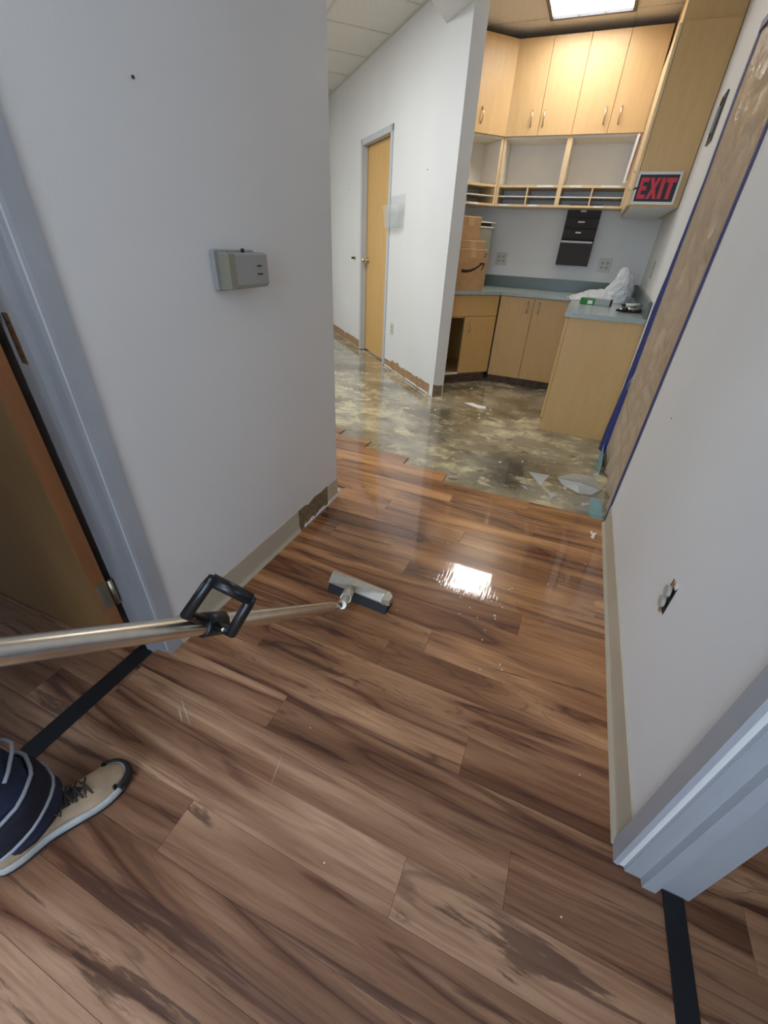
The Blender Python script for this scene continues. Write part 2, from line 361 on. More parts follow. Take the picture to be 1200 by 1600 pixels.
for i in range(5):
    for k in range(3):
        if (i, k) == (2, 1): continue
        poly = clip([(nx[i]+.010, ny[k]+.010), (nx[i+1]-.010, ny[k]+.010), (nx[i+1]-.010, ny[k+1]-.010), (nx[i]+.010, ny[k+1]-.010)], 2.80)
        if len(poly) > 2: MB().prism(poly, CZ+.004, CZ+.02).obj('ceiling_tile', M['ceil'], ceiling)
for x in nx[1:5]: bx('grid_bar', (x-.012, max(3.8, 2.83-x), CZ), (x+.012, 5.3, CZ+.025), M['grid'], ceiling)
for y in ny[1:3]: bx('grid_bar', (max(-1.6, 2.83-y), y-.012, CZ+.001), (.6, y+.012, CZ+.026), M['grid'], ceiling)
hall = empty('ceiling_hall', DW[0], DW[1], kind='structure')
us = [-3.42+.6*i for i in range(13)]; vs_ = [0, .605, 1.815, 3.02]
for a, b in zip(us, us[1:]):
    for c, d in zip(vs_, vs_[1:]):
        x1 = min(b, 3.466)
        if x1-a < .05 or a < -1.5: continue
        bx('ceiling_tile', (a+.010, c+.010, CZ+.004), (x1-.010, d-.010, CZ+.02), M['ceil'], hall, .003)
for u in us[1:]:
    if .1 < u < 3.46: bx('grid_bar', (u-.012, .001, CZ), (u+.012, 3.02, CZ+.025), M['grid'], hall)
for v in (.0125, .605, 1.815): bx('grid_bar', (.38, v-.012, CZ+.001), (3.466, v+.012, CZ+.026), M['grid'], hall)

# cove base
def cove(name, y0, y1, x, s, h=.118):
    # s=+1: wall is on the +x side
    prof = [(x, 0), (x-s*.014, 0), (x-s*.012, .006), (x-s*.006, .018), (x-s*.0045, .03), (x-s*.0045, h-.002), (x-s*.002, h), (x, h)]
    return MB().prism([(p, z) for p, z in prof], y0, y1, 'y').obj(name, M['cove'], kind='structure')
cove('baseboard_right', .614, 2.168, .42, 1); cove('baseboard_left', .622, 1.38, -1.0, -1)
patch = empty('trim_1', (-1.0, 0, 0), PI/2, kind='structure')       # bare wall where the base was pulled off
jag('adhesive_patch', 1.383, 1.66, .112, .0, M['adh2'], patch, .003, 2, .75)
jag('adhesive_patch', 1.66, 1.768, .108, -.0005, M['cove'], patch, .004, 5, .9)
jag('plaster_crumb', 1.42, 1.765, .016, -.004, M['white'], patch, .006, 8, .1, .012)
dres = empty('trim_2', DW[0], DW[1], kind='structure')              # brown residue along the diagonal wall
u = .075; k = 0
while u < 1.22:
    L = [.11, .16, .13, .2, .15, .2, .25][k % 7]; e = min(u+L, 1.245)
    jag('adhesive_patch', u, e-.006, .098+.012*((k*7) % 3)/2, .003, M['adh'], dres, .003, 20+k, .8); u = e; k += 1
jag('adhesive_patch', 0.0, .07, .13, .003, M['white'], dres, .003, 77, .5)
jag('plaster_crumb', .03, 1.24, .014, .009, M['white'], dres, .006, 9, .1, .02)
for a, b, sd in ((2.155, 2.6, 31), (2.606, 3.0, 32), (3.006, 3.45, 33)): jag('adhesive_patch', a, b, .1, .003, M['adh'], dres, .003, sd, .8)
jag('adhesive_patch', 0, .1, .12, 0, M['adh2'], (lambda e: e)(empty('trim_3', (-1.08, 3.793, 0), PI/4, kind='structure')), .003, 41, .7)

# door frames (pressed metal, painted): plan profile extruded upright, plus a head
def frame(name, y, xs, head_to, mat, side):
    root = empty(name, (0, 0, 0), 0, kind='structure')
    x0, x1 = xs                                   # room-side face ... far face
    s = 1 if x1 > x0 else -1
    def prof(y, d):                               # d=-1: opening lies towards -y
        P = [(0, .045), (0, .0), (.010, -.003), (.012, .004), (.022, .004), (.024, -.008), (.058, -.008), (.060, -.024), (.088, -.024), (.09, -.008), (abs(x1-x0)+.02, -.008), (abs(x1-x0)+.02, .045)]
        return [(x0 - s*.010 + s*a, y + (-d)*b) for a, b in P]
    MB().prism(prof(y, -1), 0, head_to+.05).obj('jamb', mat, root)
    yo = y-.945
    MB().prism(prof(yo, 1), 0, head_to+.05).obj('jamb', mat, root)
    MB().box((min(x0-s*.010, x1+s*.010), yo+.01, head_to), (max(x0-s*.010, x1+s*.010), y-.01, head_to+.05)).obj('head_frame', mat, root)
    return root
d3 = frame('door_3', .575, (-1.0, -1.137), 2.05, M['frame'], -1)
d4 = frame('door_4', .575, (.42, .557), 2.05, M['frame'], 1)
bx('trim_4', (-1.113, -.36, -.001), (-1.053, .56, .004), M['strip'], None, .001, kind='structure')
bx('trim_5', (.512, -.36, -.001), (.556, .565, .004), M['strip'], None, .001, kind='structure')
# open leaf of the left doorway, swung into the far room
lf = empty('door_leaf', (-1.148, .548, 0), math.radians(180.5))
lf.parent = d3
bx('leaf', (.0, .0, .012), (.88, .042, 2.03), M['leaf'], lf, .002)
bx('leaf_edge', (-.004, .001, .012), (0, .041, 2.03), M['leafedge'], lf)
for z in (.2, 1.05, 1.85):
    h = MB().tube([(-.012, -.006, z), (-.012, -.006, z+.1)], .007).box((-.0065, .004, z), (-.004, .038, z+.1)); h.obj('hinge', M['nickel'], lf)
hp = bx('hinge_plate', (-1.127, .5640, .955), (-1.099, .5668, 1.06), M['nickel'], d3, .001)
for z in (.972, .992, 1.022, 1.042): MB().tube([(-1.113, .5642, z), (-1.113, .5630, z)], .0035, 8).obj('screw_hole', M['nail'], hp)

# ------------------------------------------------------------------ wood door in the diagonal wall
d1 = empty('door_1', DW[0], DW[1], kind='structure')
MB().box((2.10, -.115, 0), (2.15, .012, 2.13)).box((2.088, -.05, 0), (2.10, -.028, 2.08)).obj('jamb', M['dframe'], d1)
MB().box((1.25, -.115, 0), (1.30, .012, 2.13)).box((1.30, -.05, 0), (1.312, -.028, 2.08)).obj('jamb', M['dframe'], d1)
MB().box((1.25, -.115, 2.08), (2.15, .012, 2.13)).obj('head_frame', M['dframe'], d1)
bx('leaf', (1.303, -.096, .012), (2.097, -.054, 2.075), M['doorwood'], d1, .002)
ky = -.054
kn = MB().tube([(2.03, ky, 1.03), (2.03, ky+.04, 1.03)], .012).tube([(2.03, ky+.04, 1.03), (2.03, ky+.054, 1.03), (2.03, ky+.072, 1.03), (2.03, ky+.084, 1.03)], [.014, .028, .028, .016]).tube([(2.03, ky, 1.03), (2.03, ky+.008, 1.03)], .034); kn.obj('door_knob', M['nickel'], d1)
for z in (.45, 1.1, 1.8): MB().box((1.2985, -.05, z), (1.303, .004, z+.1)).obj('hinge', M['dark_metal'], d1)
# door far left in the hall wall, seen as a sliver
d2 = empty('door_2', DW[0], DW[1], kind='structure')
MB().box((3.44, .10, 0), (3.475, .155, 2.13)).obj('jamb', M['dframe'], d2)
MB().box((3.44, 1.0, 0), (3.475, 1.055, 2.13)).obj('jamb', M['dframe'], d2); MB().box((3.44, .10, 2.08), (3.475, 1.055, 2.13)).obj('head_frame', M['dframe'], d2)
bx('leaf', (3.455, .157, .012), (3.47, .998, 2.075), M['white'], d2, .002)
for z in (.4, 1.1, 1.8): MB().tube([(3.45, .158, z), (3.45, .158, z+.1)], .008).obj('hinge', M['dark_metal'], d2)

# ------------------------------------------------------------------ sheeted doorway on the right
d5 = empty('door_5', (0, 0, 0), 0, kind='structure')
bx('leaf', (.475, 2.175, .01), (.515, 3.045, 2.055), M['panel'], d5, .002)
ps = empty('plastic_sheet', (.42, 2.6, 0), 0, 'crumpled brownish clear plastic sheet taped over the doorway in the right wall', 'plastic sheet')
def sheet(u, v):
    y = -.425 + .85*u; z = .01 + 2.06*v
    ed = min(u, 1-u, .5)*4; ed = min(1, ed)
    n = abs(noise.noise((y*4+z*1.5, z*2.2, 0)))*.05 + abs(noise.noise((y*9-z*5, z*6, 3)))*.022 + noise.noise((y*22, z*17, 6))*.004
    n += .012*(1-min(1, abs(noise.noise((y*6+z*2, z*4.5, 12)))*5))      # sharp creases
    return (.0005 + n*ed, y, z)
MB().grid(sheet, 44, 110).obj('sheet', M['sheet'], ps)
def wavy(y, amp, seed, w0, x, z0, z1, ph=0):
    n = 40; L = []; R = []
    for i in range(n+1):
        z = z0+(z1-z0)*i/n; o = noise.noise((z*3, seed, 0))*amp; w = w0*(1.5-.9*min(1, z/1.3)) if seed == 4 else w0 + noise.noise((z*11, seed, 5))*amp*.5
        L.append((y+o-w/2, z)); R.append((y+o+w/2+noise.noise((z*7, seed, 9))*amp*.4, z))
    return L + R[::-1]
MB().prism(wavy(-.425, .004, 1, .03, 0, .0, 2.1), -.006, -.003, 'x').obj('blue_tape', M['tape'], ps)
def loose(u, v):                                   # far strip: stuck to the sheet, its wall edge has come loose
    z = .06+2.03*v; lift = .0025+.034*max(0, 1-z/1.5)+.010*max(0, noise.noise((z*2.6, 1, 0)))
    y0 = .425+noise.noise((z*3, 4, 0))*.012; wd_ = .035+.03*max(0, 1-z/1.4)+.012*noise.noise((z*13, 2, 7))
    return (-.003-u*lift, y0+wd_*u, z)
MB().grid(loose, 3, 70).obj('blue_tape', M['tape'], ps, .001)
MB().prism([(-.43, 2.055), (.45, 2.05), (.45, 2.085), (-.43, 2.09)], -.0065, -.0035, 'x').obj('blue_tape', M['tape'], ps)
def flap(u, v):
    return (-.012-.03*math.sin(v*PI)*u-.01*noise.noise((u*5, v*5, 2)), .33-.06*u*(1-v)-.1*v, .62-.10*u+.09*v)
MB().grid(flap, 8, 8).obj('loose_flap', M['film'], ps)
# loose film and teal tape where the sheet meets the floor
lfm = empty('clear_film', (.2, 2.65, 0), 0, 'loose wrinkled clear film spread on the bare floor below the sheeted doorway', 'plastic film')
def filmf(cx, cy, sx, sy, ang, h, sd):
    def f(u, v):
        a = (u-.5)*sx; b = (v-.5)*sy
        x = a*math.cos(ang)-b*math.sin(ang); y = a*math.sin(ang)+b*math.cos(ang)
        z = -.004 + abs(noise.noise((u*4+sd, v*3, sd)))*h + .006
        return (cx+x+noise.noise((u*3, v*3, sd))*.03, cy+y+noise.noise((v*3, u*3, sd+4))*.03, z)
    return f
LX, LY = .2, 2.65
def facet(pts, mat, nm='film_fold'):
    vs = [(x-LX, y-LY, z) for x, y, z in pts]; c = [sum(p[i] for p in vs)/len(vs) for i in range(3)]; c[2] += .006; n = len(vs)
    MB().add(vs+[tuple(c)], [(i, (i+1) % n, n) for i in range(n)], False).obj(nm, M[mat], lfm)
facet([(-.034, 2.62, -.004), (.098, 2.586, .018), (.058, 2.463, -.004)], 'film2', 'film_corner')
facet([(.138, 2.59, .012), (.246, 2.74, -.002), (.37, 2.73, .0), (.405, 2.56, .01), (.395, 2.50, .035), (.27, 2.54, .035)], 'film2')
facet([(.178, 2.535, .0), (.148, 2.585, .012), (.27, 2.537, .034), (.394, 2.498, .034), (.352, 2.475, .0), (.282, 2.45, .004)], 'film2')
facet([(-.1, 2.53, -.003), (.06, 2.46, .008), (.2, 2.45, -.003), (.33, 2.42, .012), (.37, 2.28, -.003), (.2, 2.26, .006), (.0, 2.30, -.003)], 'film')
facet([(.10, 2.40, -.002), (.16, 2.36, .012), (.13, 2.31, .004)], 'film2'); facet([(-.06, 2.40, -.002), (-.02, 2.37, .01), (-.01, 2.35, .004)], 'film2')
facet([(.30, 2.36, -.002), (.34, 2.33, .014), (.30, 2.30, .004)], 'film2')
def corner_film(u, v):
    return (.212-.15*u*(1-v)-.002, -.42+.28*v+.02*u, .005+.06*v*(1-u)+.01*abs(noise.noise((u*4, v*4, 1))))
MB().grid(corner_film, 8, 10).obj('film_fold', M['film'], lfm)
tt = MB().prism([(.34, 2.235), (.412, 2.185), (.412, 2.40), (.385, 2.45), (.35, 2.445)], -.006, -.003).obj('teal_tape', M['teal'])
props(tt, 'teal tape stuck on the floor at the near corner of the sheeted doorway', 'tape')
t2 = MB().prism([(2.80, -.006), (3.10, -.006), (3.13, .10), (3.10, .13), (2.85, .05)], .398, .401, 'x').obj('teal_tape', M['teal']); 
props(t2, 'teal tape strip upright at the foot of the white wall end past the plastic sheet', 'tape')

# ------------------------------------------------------------------ nook: cabinets
def pull(parent, x, y, z0, z1, mat=None):
    n = 8; path = [(x, y - .028*math.sin(PI*i/n)**.7 if 0 < i < n else y, z0+(z1-z0)*i/n) for i in range(n+1)]
    return MB().tube(path, .0055, 8).obj('handle', mat or M['nickel'], parent)
LW = 4.66
bc = empty('base_cabinet', (-.408, LW, 0), 0, 'double door maple base cabinet under the counter of the back wall', 'cabinet')
bx('body', (-.325, .02, .07), (.325, .58, .835), M['panel'], bc); bx('toe_board', (-.33, .07, -.007), (.33, .085, .07), M['toe'], bc)
for s in (-1, 1):
    d = bx('door', (min(0.0025*s, .325*s), 0, .072), (max(.0025*s, .322*s), .019, .832), M['panel'], bc, .0015)
    pull(d, s*.055, -.001, .70, .80)
jag('torn_edge', -.325, .325, .03, .0675, M['adh2'], bc, .003, 51, .3, base=.05)
# corner base cabinet on the diagonal: local x runs right along (1,1), front faces local -y
lb = empty('base_cabinet', (-.742, 4.658, 0), PI/4, 'maple sink base cabinet with one door off and a dark open bay', 'cabinet')
MB().box((-.70, .02, .09), (-.682, .6, .835)).box((-.02, .02, .09), (-.003, .6, .835)).box((-.70, .58, .09), (-.003, .6, .835)).box((-.70, .02, .09), (-.003, .6, .108)).box((-.70, .021, .63), (-.003, .04, .655)).obj('body', M['panel'], lb)
bx('false_front', (-.698, 0, .648), (-.004, .019, .832), M['panel'], lb, .0015)
d = bx('door', (-.368, 0, .10), (-.004, .019, .643), M['panel'], lb, .0015); pull(d, -.305, -.001, .50, .60)
bx('toe_board', (-.70, .06, -.007), (-.0, .075, .09), M['toe'], lb); jag('torn_edge', -.36, -.02, .03, .019, M['adh2'], lb, .003, 52, .3, base=.085)
bx('bay_floor_edge', (-.682, .0, .09), (-.37, .02, .106), M['white'], lb)
# peninsula along the right wall, its plain end towards us
pb = empty('base_cabinet', (.19, 3.45, 0), 0, 'maple base cabinet run by the right wall showing its plain end panel', 'cabinet')
MB().prism([(-.236, .0), (.243, .0), (.297, 1.19), (-.236, 1.19)], -.006, .836).obj('end_panel', M['panel'], pb)
for i in range(3): bx('door', (-.257, .03+.39*i, .09), (-.2375, .41+.39*i, .83), M['panel'], pb, .0015)
cn = [(-.045, 3.425), (.430, 3.425), (.498, 5.268), (-1.148, 5.268), (-1.765, 4.652), (-1.245, 4.125), (-.728, 4.63), (-.10, 4.63), (-.08, 4.61), (-.08, 3.46)]
ct = MB().prism(cn, .838, .868).obj('countertop', M['counter'])
props(ct, 'grey green laminate countertop wrapping three sides of the nook', 'countertop')
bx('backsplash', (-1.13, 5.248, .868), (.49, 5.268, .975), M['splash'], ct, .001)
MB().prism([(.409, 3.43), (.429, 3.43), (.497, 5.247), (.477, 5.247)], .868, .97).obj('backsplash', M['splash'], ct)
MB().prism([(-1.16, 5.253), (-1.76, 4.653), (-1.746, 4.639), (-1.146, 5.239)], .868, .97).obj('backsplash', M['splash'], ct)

def upper(root, x0, x1, dep, slots, zt=2.66, doors=2, hx=()):
    """open-shelf wall cabinet, front at local y=0, doors above an open bay above two rows of mail slots"""
    zs, zd, zb = 1.722, 2.06, 1.56
    MB().box((x0, 0, zb), (x0+.019, dep, zt)).obj('side_panel', M['edge'], root); MB().box((x1-.019, 0, zb), (x1, dep, zt)).obj('side_panel', M['edge'], root)
    bx('back_panel', (x0+.02, dep-.015, zb), (x1-.02, dep-.004, zt), M['white'], root)
    bx('lining', (x0+.0195, .004, zs+.01), (x0+.022, dep-.016, zd-.02), M['white'], root); bx('lining', (x1-.022, .004, zs+.01), (x1-.0195, dep-.016, zd-.02), M['white'], root)
    bx('shelf', (x0+.02, .004, zd-.016), (x1-.02, dep-.016, zd), M['white'], root); bx('shelf', (x0+.02, 0, zs-.018), (x1-.02, dep-.016, zs), M['edge'], root)
    bx('shelf', (x0+.02, .004, 1.633), (x1-.02, dep-.016, 1.641), M['white'], root); bx('shelf', (x0+.02, 0, zb), (x1-.02, dep-.016, zb+.018), M['edge'], root)
    bx('top_panel', (x0+.02, .004, zt-.018), (x1-.02, dep-.016, zt), M['edge'], root)
    for q in range(1, slots):
        x = x0 + (x1-x0)*q/slots; bx('divider', (x-.006, .002, zb+.018), (x+.006, dep-.016, zs-.018), M['edge'], root)
    wd = (x1-x0)/doors
    for q in range(doors):
        d = bx('door', (x0+wd*q+.0015, -.019, zd), (x0+wd*(q+1)-.0015, -.0005, zt), M['maple'], root, .0012)
        if q < len(hx): pull(d, hx[q], -.02, 2.12, 2.225)
def tabs(root, lst):
    for x, z, wd_ in lst: bx('label_tab', (x, -.0022, z), (x+wd_, -.0004, z+.015), M['paper'], root)
ua = empty('wall_cabinet', (0, 4.97, 0), 0, 'left half of the back wall maple cabinets, two tall doors above open mail slots', 'cabinet')
upper(ua, -1.0, -.434, .3, 2, hx=(-.787, -.685)); tabs(ua, [(-.635, 1.706, .14), (-.96, 1.562, .1), (-.69, 1.562, .09)])
ub = empty('wall_cabinet', (0, 4.97, 0), 0, 'right half of the back wall maple cabinets, two tall doors above open mail slots', 'cabinet')
upper(ub, -.434, .127, .3, 2, hx=(-.201, -.088)); tabs(ub, [(-.35, 1.706, .1), (-.09, 1.706, .15), (-.11, 1.562, .085)])
ul = empty('wall_cabinet', (-1.0025, 4.9685, 0), PI/4, 'corner maple wall cabinet half hidden behind the white wall end', 'cabinet')
upper(ul, -.70, -.0005, .29, 2, hx=(-.41, -.28)); tabs(ul, [(-.28, 1.562, .1)])
ur = empty('wall_cabinet', (.127, 4.05, 0), 0, 'maple wall cabinet on the right wall with its broad end panel above the exit sign', 'cabinet')
MB().prism([(.022, 0), (.325, 0), (.366, 1.218), (.022, 1.218)], 1.51, 2.40).obj('end_panel', M['panel'], ur)
MB().prism([(.012, .02), (.326, .02), (.366, 1.218), (.012, 1.218)], 2.402, CZ-.002).obj('filler_panel', M['panel'], ur)
bx('bottom_panel', (.024, .02, 1.507), (.32, 1.2, 1.5095), M['white'], ur)
for i in range(2): bx('door', (0, .004+.44*i, 1.515), (.0205, .44+.44*i, 2.40), M['edge'], ur, .003)
for z in (1.60, 1.70): MB().tube([(-.001, .008, z), (-.012, .006, z+.004), (-.014, .004, z+.016)], .003, 8).obj('catch', M['nickel'], ur)

# ------------------------------------------------------------------ exit sign
ex = empty('exit_sign', (.147, 4.048, 1.522), 0, 'red and black EXIT sign in a pale frame under the right end panel', 'sign')
W_, H_ = .268, .18
MB().box((0, -.022, 0), (W_, -.0005, .016)).box((0, -.022, H_-.016), (W_, -.0005, H_)).box((0, -.022, .016), (.014, -.0005, H_-.016)).box((W_-.014, -.022, .016), (W_, -.0005, H_-.016)).obj('sign_frame', M['signframe'], ex)
bx('face', (.014, -.017, .016), (W_-.014, -.001, H_-.016), M['signblack'], ex)
letters = {
 'E': [(0,0),(1,0),(1,.2),(.38,.2),(.38,.4),(.9,.4),(.9,.6),(.38,.6),(.38,.8),(1,.8),(1,1),(0,1)],
 'X': [(0,0),(.36,0),(.52,.3),(.68,0),(1.04,0),(.72,.5),(1.04,1),(.68,1),(.52,.7),(.36,1),(0,1),(.32,.5)],
 'I': [(0,0),(.4,0),(.4,1),(0,1)],
 'T': [(.32,0),(.7,0),(.7,.78),(1.02,.78),(1.02,1),(0,1),(0,.78),(.32,.78)]}
x = .026
for ch, wd_ in (('E', .052), ('X', .062), ('I', .058), ('T', .060)):
    MB().prism([(x+a*wd_, .032+b*.116) for a, b in letters[ch]], -.019, -.0168, 'y').obj('letter', M['red'], ex)
    x += {'E': .058, 'X': .070, 'I': .030, 'T': .06}[ch]
MB().prism([(-.012, .078), (.03, .088), (.03, .096), (.0, .094)], -.0235, -.0222, 'y').obj('chip', M['signblack'], ex)

# ------------------------------------------------------------------ ceiling lamp in the nook
cl = empty('ceiling_light', (-.455, 4.4975, CZ), 0, 'square recessed ceiling light with bright louvred lens over the nook', 'light')
MB().box((-.30, -.3025, -.012), (-.275, .3025, .03)).box((.275, -.3025, -.012), (.30, .3025, .03)).box((-.275, -.3025, -.012), (.275, -.278, .03)).box((-.275, .278, -.012), (.275, .3025, .03)).obj('frame', M['darkframe'], cl)
bx('lens', (-.275, -.278, .004), (.275, .278, .012), M['lens'], cl)
for q in (-1, 1):
    bx('louvre', (q*.092-.0025, -.278, -.006), (q*.092+.0025, .278, .004), M['grid'], cl); bx('louvre', (-.275, q*.093-.0025, -.006), (.275, q*.093+.0025, .004), M['grid'], cl)

# ------------------------------------------------------------------ things in the nook
# wall file on the back wall
wf = empty('wall_file', (-.335, 5.27, 1.105), 0, 'dark brown wall file with stepped pockets hung on the back wall', 'wall file')
bx('back_plate', (0, -.02, 0), (.305, -.002, .5), M['choc'], wf, .003)
for q in range(3):
    z = .215 + .085*q
    MB().prism([(-.02, z), (-.07+.012*q, z+.005), (-.085+.012*q, z+.088), (-.079+.012*q, z+.088), (-.062+.012*q, z+.012), (-.02, z+.012)], .004, .301, 'x').obj('pocket', M['choc'], wf)
    bx('label_tab', (.12, -.090+.012*q, z+.055), (.17+.01*(q == 1), -.0865+.012*q, z+.067), M['paper'], wf)
MB().prism([(-.02, 0), (-.08, .003), (-.09, .205), (-.084, .205), (-.07, .012), (-.02, .012)], .002, .303, 'x').obj('pocket', M['choc'], wf)
bx('rim', (.006, -.0915, .192), (.295, -.0885, .208), M['signframe'], wf)
def outlet(name, x, y, z, ax, wd_, ht, gangs, label, group=None, mat=None):
    o = empty(name, (x, y, z), ax, label, 'outlet', group)
    bx('cover_plate', (-wd_/2, -.006, -ht/2), (wd_/2, -.0005, ht/2), mat or M['plate'], o, .0025)
    for g in range(gangs):
        cx = (g-(gangs-1)/2)*.046
        for cz in (-.019, .019):
            r = MB().prism([(cx+.016*math.cos(PI*a/8), cz+.014*math.sin(PI*a/8)) for a in range(16)], -.0075, -.0058, 'y').obj('receptacle', mat or M['putty'], o)
            MB().box((cx-.008, -.0082, cz-.003), (cx-.0055, -.0074, cz+.007)).box((cx+.0055, -.0082, cz-.003), (cx+.008, -.0074, cz+.007)).obj('slot', M['slot'], r)
    return o
outlet('wall_outlet', -.9, 5.27, 1.127, 0, .115, .118, 2, 'double outlet plate on the back wall beside the grey bin')
outlet('wall_outlet', .128, 5.27, 1.123, 0, .115, .118, 2, 'double outlet plate on the back wall right of the dark wall file')
sw = empty('light_switch', (.467, 4.35, 1.13), -PI/2-.035, 'white light switch on the nook right wall above the counter', 'switch')
bx('cover_plate', (-.037, -.006, -.06), (.037, -.0005, .06), M['putty'], sw, .0025); bx('toggle', (-.006, -.014, -.012), (.006, -.005, .01), M['plate'], sw, .002)
# open box hole in the upper right wall
hb = empty('switch_box', (.436, 3.52, 1.862), -PI/2-.035, 'open dark switch box hole high on the right wall past the plastic sheet', 'switch box')
MB().box((-.085, -.008, -.10), (-.066, -.0005, .10)).box((.066, -.008, -.10), (.085, -.0005, .10)).box((-.066, -.008, .075), (.066, -.0005, .10)).box((-.066, -.008, -.10), (.066, -.0005, -.075)).obj('bracket', M['dark_metal'], hb)
bx('cavity', (-.066, -.003, -.075), (.066, -.0015, .075), M['signblack'], hb); bx('switch_body', (-.05, -.016, -.055), (-.005, -.003, .055), M['putty'], hb, .002)
# receptacle without its cover low on the right wall
ro = empty('wall_outlet', (.42, 1.06, .45), -PI/2, 'bare outlet without a cover plate low on the right wall', 'outlet')
bx('box_hole', (-.024, -.001, -.046), (.024, .002, .046), M['signblack'], ro)
MB().box((-.007, -.006, -.054), (.007, -.001, .054), .001).obj('strap', M['nickel'], ro)
for cz in (-.019, .019): MB().prism([(.017*math.cos(PI*a/8), cz+.0155*math.sin(PI*a/8)) for a in range(16)], -.014, -.005, 'y').obj('receptacle', M['putty'], ro)
bx('plaster_chip', (.006, -.003, .04), (.02, -.0005, .058), M['white'], ro)

# cardboard boxes on the left counter; local x runs right along the counter front, -y is the front
B45 = PI/4
def carton(name, u0, u1, y0, y1, z0, z1, label):
    o = empty(name, (-.728, 4.63, 0), B45, label, 'box', 'cardboard boxes on the left counter')
    b = MB().box((u0, y0, z0), (u1, y1, z1), .003).obj('carton', M['card'], o)
    MB().box((u0+.001, y0-.001, z1-.008), (u1-.001, y0+.004, z1+.0005)).obj('flap_edge', M['cardlight'], o)
    MB().box(((u0+u1)/2-.03, y0-.0012, z1-.07), ((u0+u1)/2+.03, y0-.0002, z1-.008)).box(((u0+u1)/2-.03, y0, z1), ((u0+u1)/2+.03, y1, z1+.0008)).obj('packing_tape', M['ctape'], o)
    return o
c1 = carton('cardboard_box', -.50, -.20, .045, .36, .868, 1.208, 'brown cardboard box with a black curved arrow, lowest of the stack on the left counter')
sm = []; n = 16                                       # the printed curved arrow
for i in range(n+1):
    t = i/n; x = -.46+.215*t; z = 1.055-.030*math.sin(PI*(.25+t*.62)) + .052*t*t; h = .011*(1-.55*t)+.002
    sm.append((x, z, h))
MB().prism([(x, z-h) for x, z, h in sm] + [(x, z+h) for x, z, h in sm[::-1]], .0428, .0440, 'y').obj('printed_arrow', M['ink'], c1)
MB().prism([(-.285, 1.088), (-.262, 1.10), (-.222, 1.098), (-.218, 1.088), (-.228, 1.062), (-.246, 1.035), (-.252, 1.038), (-.236, 1.068), (-.234, 1.085), (-.262, 1.09)], .0428, .0440, 'y').obj('printed_arrow_head', M['ink'], c1)
bx('print_mark', (-.232, .0432, 1.165), (-.212, .0442, 1.172), M['ink'], c1); bx('print_mark', (-.232, .0432, 1.145), (-.216, .0442, 1.152), M['ink'], c1)
carton('cardboard_box', -.49, -.225, .07, .33, 1.2095, 1.272, 'flat brown cardboard box lying in the middle of the stack on the left counter')
carton('cardboard_box', -.50, -.295, .08, .27, 1.2735, 1.447, 'small upright brown cardboard box on top of the stack on the left counter')
gb = empty('grey_bin', (-.728, 4.63, 0), B45, 'grey metal stand with two pale rails at its top behind the cardboard boxes', 'stand')
MB().box((-.28, .48, .868), (.10, .486, 1.385)).box((-.28, .486, .868), (-.274, .62, 1.385)).box((.094, .486, .868), (.10, .62, 1.385)).box((-.28, .614, .868), (.10, .62, 1.385)).obj('body', M['grey'], gb)
for z in (1.385, 1.425): bx('rail', (-.285, .472, z), (.118+.3*(z-1.385), .63, z+.011), M['lip'], gb, .002)
MB().box((-.27, .50, 1.396), (.09, .506, 1.425)).obj('riser', M['dark_metal'], gb)

# white bag, green carton, markers on the peninsula
bg = empty('plastic_bag', (.16, 4.45, .868), 0, 'crumpled white plastic bag standing on the counter by the right wall', 'bag')
def bagf(u, v):                                     # a gathered sheet rising to a bent peak
    a = 2*PI*u; h = v
    rx = .125*(1-h)**.55*(1-.2*h)+.012; ry = .085*(1-h)**.6+.006
    k = 1 + .30*noise.noise((math.cos(a)*1.7+3, math.sin(a)*1.7, h*1.6)) + .12*math.sin(a*5+h*3)*(.3+h) + .16*noise.noise((a*4, h*6, 11))
    return (.10+.045*h-.16*max(0, h-.55)**2 + rx*k*math.cos(a), ry*k*math.sin(a), .003+.265*h+.02*noise.noise((math.cos(a)*2, math.sin(a)*2, h*5))*h)
MB().grid(bagf, 26, 13, False).obj('bag_body', M['bag'], bg, .0012)
def bagtail(u, v):
    a = (v-.5)*2
    return (-.26+.33*u+.02*noise.noise((u*4, v*4, 3)), .02+a*.13, .004+(.11*math.sin(PI*min(1, u*.66+.03)))*(1-a*a)*(.8+.3*noise.noise((u*3, v*3, 2)))+.02*abs(noise.noise((u*7, v*7, 8))))
MB().grid(bagtail, 13, 10, False).obj('bag_fold', M['bag'], bg)
pc = MB().grid(lambda u, v: (-.13+.10*u, 4.62-.2*v*(.4+.6*u), .8695+.002+.02*noise.noise((u*2, v*2, 4))**2), 6, 6).obj('torn_plastic_scrap', M['bag'], None, .001)
props(pc, 'torn flat white plastic scrap on the inner corner of the counter edge', 'scrap')
gc = empty('green_carton', (.115, 4.12, .868), math.radians(-12), 'small green and grey carton lying on the counter in front of the bag', 'carton')
bx('carton', (-.115, -.04, .001), (.115, .04, .046), M['green'], gc, .002); bx('grey_panel', (.0, -.0412, .002), (.112, .0412, .0475), M['greypaper'], gc)
bx('black_end', (.1125, -.0405, .002), (.1165, .0405, .047), M['signblack'], gc); bx('white_label', (-.055, -.0415, .006), (-.018, -.0401, .032), M['paper'], gc)
mk = [(.33, 3.80, .874, 40, .14, 'steel'), (.355, 3.775, .875, 38, .15, 'choc'), (.385, 3.80, .880, 42, .16, 'steel'), (.365, 3.845, .896, 44, .17, 'paper'), (.40, 3.75, .876, 36, .13, 'dark_metal'), (.34, 3.875, .877, 50, .12, 'choc')]
